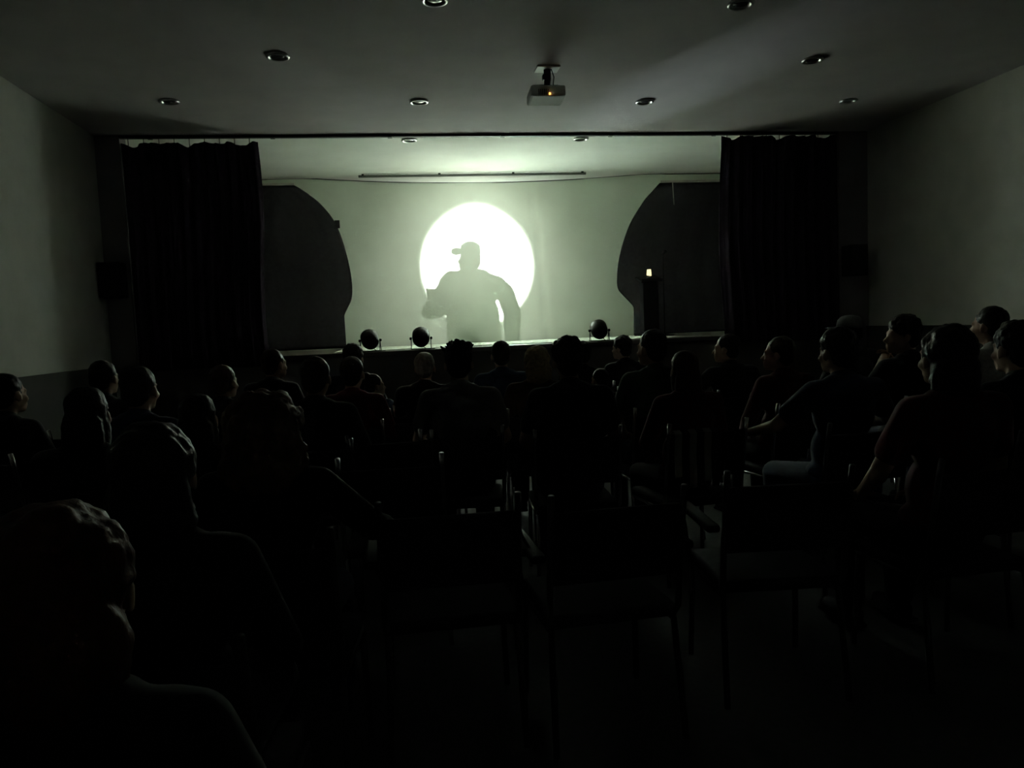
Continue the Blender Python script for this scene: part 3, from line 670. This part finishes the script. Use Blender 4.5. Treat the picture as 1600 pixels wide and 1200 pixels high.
# empty chairs
def chair_at(px, py, dep, z, rz, label, arms=False, group='empty chairs in the audience', frame='chrome'):
    p = at_depth(px, py, dep); return place_chair(p.x, p.y, rz, label, group, arms, frame)
chair_at(1190, 900, 3.0, 0, -0.1, 'empty black armchair standing alone in the right foreground', True, frame='darkframe')
chair_at(930, 900, 2.75, 0, 0.05, 'empty dark armchair directly left of the lone right foreground armchair', True, frame='darkframe')
chair_at(700, 900, 2.75, 0, 0.0, 'empty dark armchair in the black foreground left of the other empty armchairs', True, frame='darkframe')
chair_at(612, 640, 5.2, 0, 0.0, 'empty chair with two bright chrome posts left of the grey-shirted spectator')
chair_at(606, 680, 4.35, 0, 0.05, 'empty chrome chair in the second gap row left of the grey-shirted spectator')
chair_at(616, 720, 3.6, 0, -0.05, 'empty chrome chair nearest in the gap right of the curly head')
chr_ = next(o for o in bpy.data.objects if o.get('label') == 'dark stacking chair under the long-haired spectator below the stage cable')
g = thing('striped_garment', 'pale striped garment hung over a chair back below the lectern', 'garment', chr_.location, chr_.rotation_euler.z)
for k in range(6):
    x0 = -0.20 + k * 0.042
    pts = [(-0.290 - .004 * (k % 2), 0.60 - 0.03 * (k % 3)), (-0.288 - .004 * (k % 2), 0.72), (-0.300, 0.825), (-0.270, 0.842), (-0.240, 0.825), (-0.225, 0.70)]
    st = MB(); vs = []
    for (yy, zz) in pts: vs += [(x0, yy, zz), (x0 + 0.0405, yy, zz), (x0 + 0.0405, yy - 0.006, zz + 0.004), (x0, yy - 0.006, zz + 0.004)]
    fs = []
    for j in range(len(pts) - 1):
        for q in range(4): fs.append((j * 4 + q, j * 4 + (q + 1) % 4, j * 4 + 4 + (q + 1) % 4, j * 4 + 4 + q))
    fs += [(0, 1, 2, 3), (len(pts) * 4 - 4, len(pts) * 4 - 3, len(pts) * 4 - 2, len(pts) * 4 - 1)]
    obj('stripe', st.add(vs, fs), M['garment'] if k % 2 == 0 else CL['black'], g)

# ------------------------------------------------------------------ the actor behind the sheet
ac = thing('person', 'capped actor in a wide coat casting the large shadow on the sheet', 'person', (0, 0, 0))
YA = 11.93
def A(x, z, y=0.0): return (x, YA + y, z)
b = MB()
hx = Matrix.Translation((1.125, YA, 2.07)) @ Matrix.Rotation(math.radians(78), 4, 'Z') @ Matrix.Translation((0, 0.035, -1.245))
hb = MB()
for src in (head_mb(0),): hb.add(src.v, src.f)
hb.xf(hx); b.add(hb.v, hb.f)
b.cap(A(1.13, 1.90), A(1.13, 2.05), 0.06, 0.055)
b.ell(A(1.13, 1.80), (0.19, 0.12, 0.17)); b.ell(A(1.13, 1.60), (0.17, 0.12, 0.2)); b.ell(A(1.13, 1.46), (0.18, 0.14, 0.12))
b.cap(A(0.98, 1.90), A(1.30, 1.88), 0.06, 0.06)
b.cap(A(0.93, 1.90), A(0.70, 1.60), 0.05, 0.042); b.cap(A(0.70, 1.60), A(0.88, 1.64, -0.16), 0.042, 0.03)
b.cap(A(1.36, 1.86), A(1.53, 1.58), 0.05, 0.042); b.cap(A(1.53, 1.58), A(1.52, 1.40, -0.12), 0.04, 0.03)
for s, xk in ((-1, 0.94), (1, 1.30)):
    b.cap(A(1.13 + s * 0.08, 1.44), A(xk, 1.46, -0.34), 0.085, 0.06); b.cap(A(xk, 1.46, -0.34), A(xk, 1.27, -0.30), 0.055, 0.04); b.cap(A(xk, 1.235, -0.30), A(xk, 1.225, -0.42), 0.035, 0.03)
bm_ = remesh(b, 0.0105, 3, 'body')
hm1 = hand_mesh(-1).copy(); hm1.transform(Matrix.Translation(A(0.88, 1.64, -0.17)) @ Matrix.Rotation(math.radians(-70), 4, 'Z'))
hm2 = hand_mesh(1).copy(); hm2.transform(Matrix.Translation(A(1.52, 1.40, -0.13)) @ Matrix.Rotation(math.radians(-40), 4, 'X') @ Matrix.Rotation(math.radians(180), 4, 'Z') )
join_meshes(bm_, [hm1, hm2])
obj('body', bm_, M['skin'], ac)
c = MB()
c.cap(A(1.00, 1.895), A(1.24, 1.90), 0.085, 0.085); c.cap(A(0.945, 1.90), A(0.90, 1.86), 0.085, 0.085); c.cap(A(1.12, 1.92), A(1.12, 1.96), 0.10, 0.09)
c.ell(A(1.12, 1.75), (0.26, 0.15, 0.24)); c.ell(A(1.235, 1.52), (0.165, 0.16, 0.24)); c.cap(A(1.235, 1.48), A(1.238, 1.28), 0.165, 0.168); c.cap(A(0.955, 1.62), A(0.937, 1.28), 0.085, 0.062)
c.cap(A(0.92, 1.87), A(0.83, 1.74), 0.085, 0.085); c.cap(A(0.83, 1.74), A(0.715, 1.595), 0.085, 0.078); c.cap(A(0.715, 1.595), A(0.83, 1.62, -0.12), 0.075, 0.06)
c.cap(A(1.24, 1.885), A(1.38, 1.83), 0.085, 0.085); c.cap(A(1.38, 1.83), A(1.46, 1.745), 0.090, 0.090); c.cap(A(1.465, 1.73), A(1.515, 1.56), 0.090, 0.088); c.cap(A(1.515, 1.56), A(1.513, 1.30), 0.088, 0.078)
obj('coat', remesh(c, 0.012, 3, 'coat'), M['coat'], ac)
tz = MB()
for s, xk in ((-1, 0.94), (1, 1.30)):
    tz.cap(A(1.13 + s * 0.08, 1.44), A(xk, 1.46, -0.34), 0.095, 0.072); tz.cap(A(xk, 1.46, -0.34), A(xk, 1.30, -0.30), 0.068, 0.055)
obj('trousers', remesh(tz, 0.013, 3, 'trousers'), M['coat'], ac)
for xk in (0.94, 1.30):
    obj('shoe', remesh(MB().cap(A(xk, 1.236, -0.29), A(xk, 1.232, -0.43), 0.042, 0.038), 0.009, 2, 'shoe'), CL['black'], ac)
hr = MB(); hr.ell((0, -0.055, 1.283), (0.084, 0.095, 0.086)); hr.ell((0, -0.085, 1.237), (0.073, 0.062, 0.075)); hr.xf(hx)
obj('hair', remesh(hr, 0.009, 2, 'hair'), HM['brown'], ac)
cp = MB().lathe([(0.090, -0.035), (0.096, 0.0), (0.090, 0.035), (0.075, 0.048), (0.02, 0.052), (0.001, 0.052)], 28, hx @ Matrix.Translation((0, -0.05, 1.345)) @ Matrix.Diagonal((0.95, 1.06, 1, 1)))
co = obj('cap', cp.mesh(smooth=True), CL['brown'], ac)
obj('brim', MB().ell((0, 0.085, 1.325), (0.075, 0.058, 0.020)).xf(hx).mesh(smooth=True), CL['brown'], co)
stl = thing('low_stool', 'low wooden stool under the actor behind the sheet', 'stool', (1.13, YA, ZS))
obj('seat', MB().box((0, 0.02, 0.145), (0.36, 0.28, 0.03), bevel=0.006), M['wood'], stl)
for sx in (-1, 1):
    for sy in (-1, 1): obj('leg', MB().tube([(sx * 0.14, 0.02 + sy * 0.1, 0.13), (sx * 0.155, 0.02 + sy * 0.115, 0.0)], 0.016, 8), M['wood'], stl)
mst = thing('music_stand', 'music stand before the actor, its desk and pole shadowed on the sheet', 'music stand', (0.86, YA - 0.27, ZS))
dk = Euler((math.radians(-28), math.radians(3), 0)).to_matrix()
obj('desk', MB().box((0, 0, 0.54), (0.50, 0.008, 0.30), dk, bevel=0.003), M['blackmetal'], mst)
obj('ledge', MB().box((0, 0.05, 0.40), (0.50, 0.05, 0.006)), M['blackmetal'], mst)
obj('pole', MB().tube([(0.18, 0, 0.52), (0.18, 0, 0.03)], 0.012, 10), M['blackmetal'], mst)
for k in range(3):
    a = k * 2.094 + 0.5; obj('foot', MB().tube([(0.18, 0, 0.10), (0.18 + 0.16 * math.cos(a), 0.16 * math.sin(a), 0.008)], 0.007, 8), M['blackmetal'], mst)
bk = thing('open_book', 'open pages resting on the music stand behind the sheet', 'book', (0.89, YA - 0.235, ZS + 0.555))
for s in (-1, 1):
    obj('page', MB().box((s * 0.115 - 0.03, 0.0, 0.0), (0.225, 0.006, 0.24), Euler((math.radians(-28), 0, s * 0.08)).to_matrix()), M['paper'], bk)
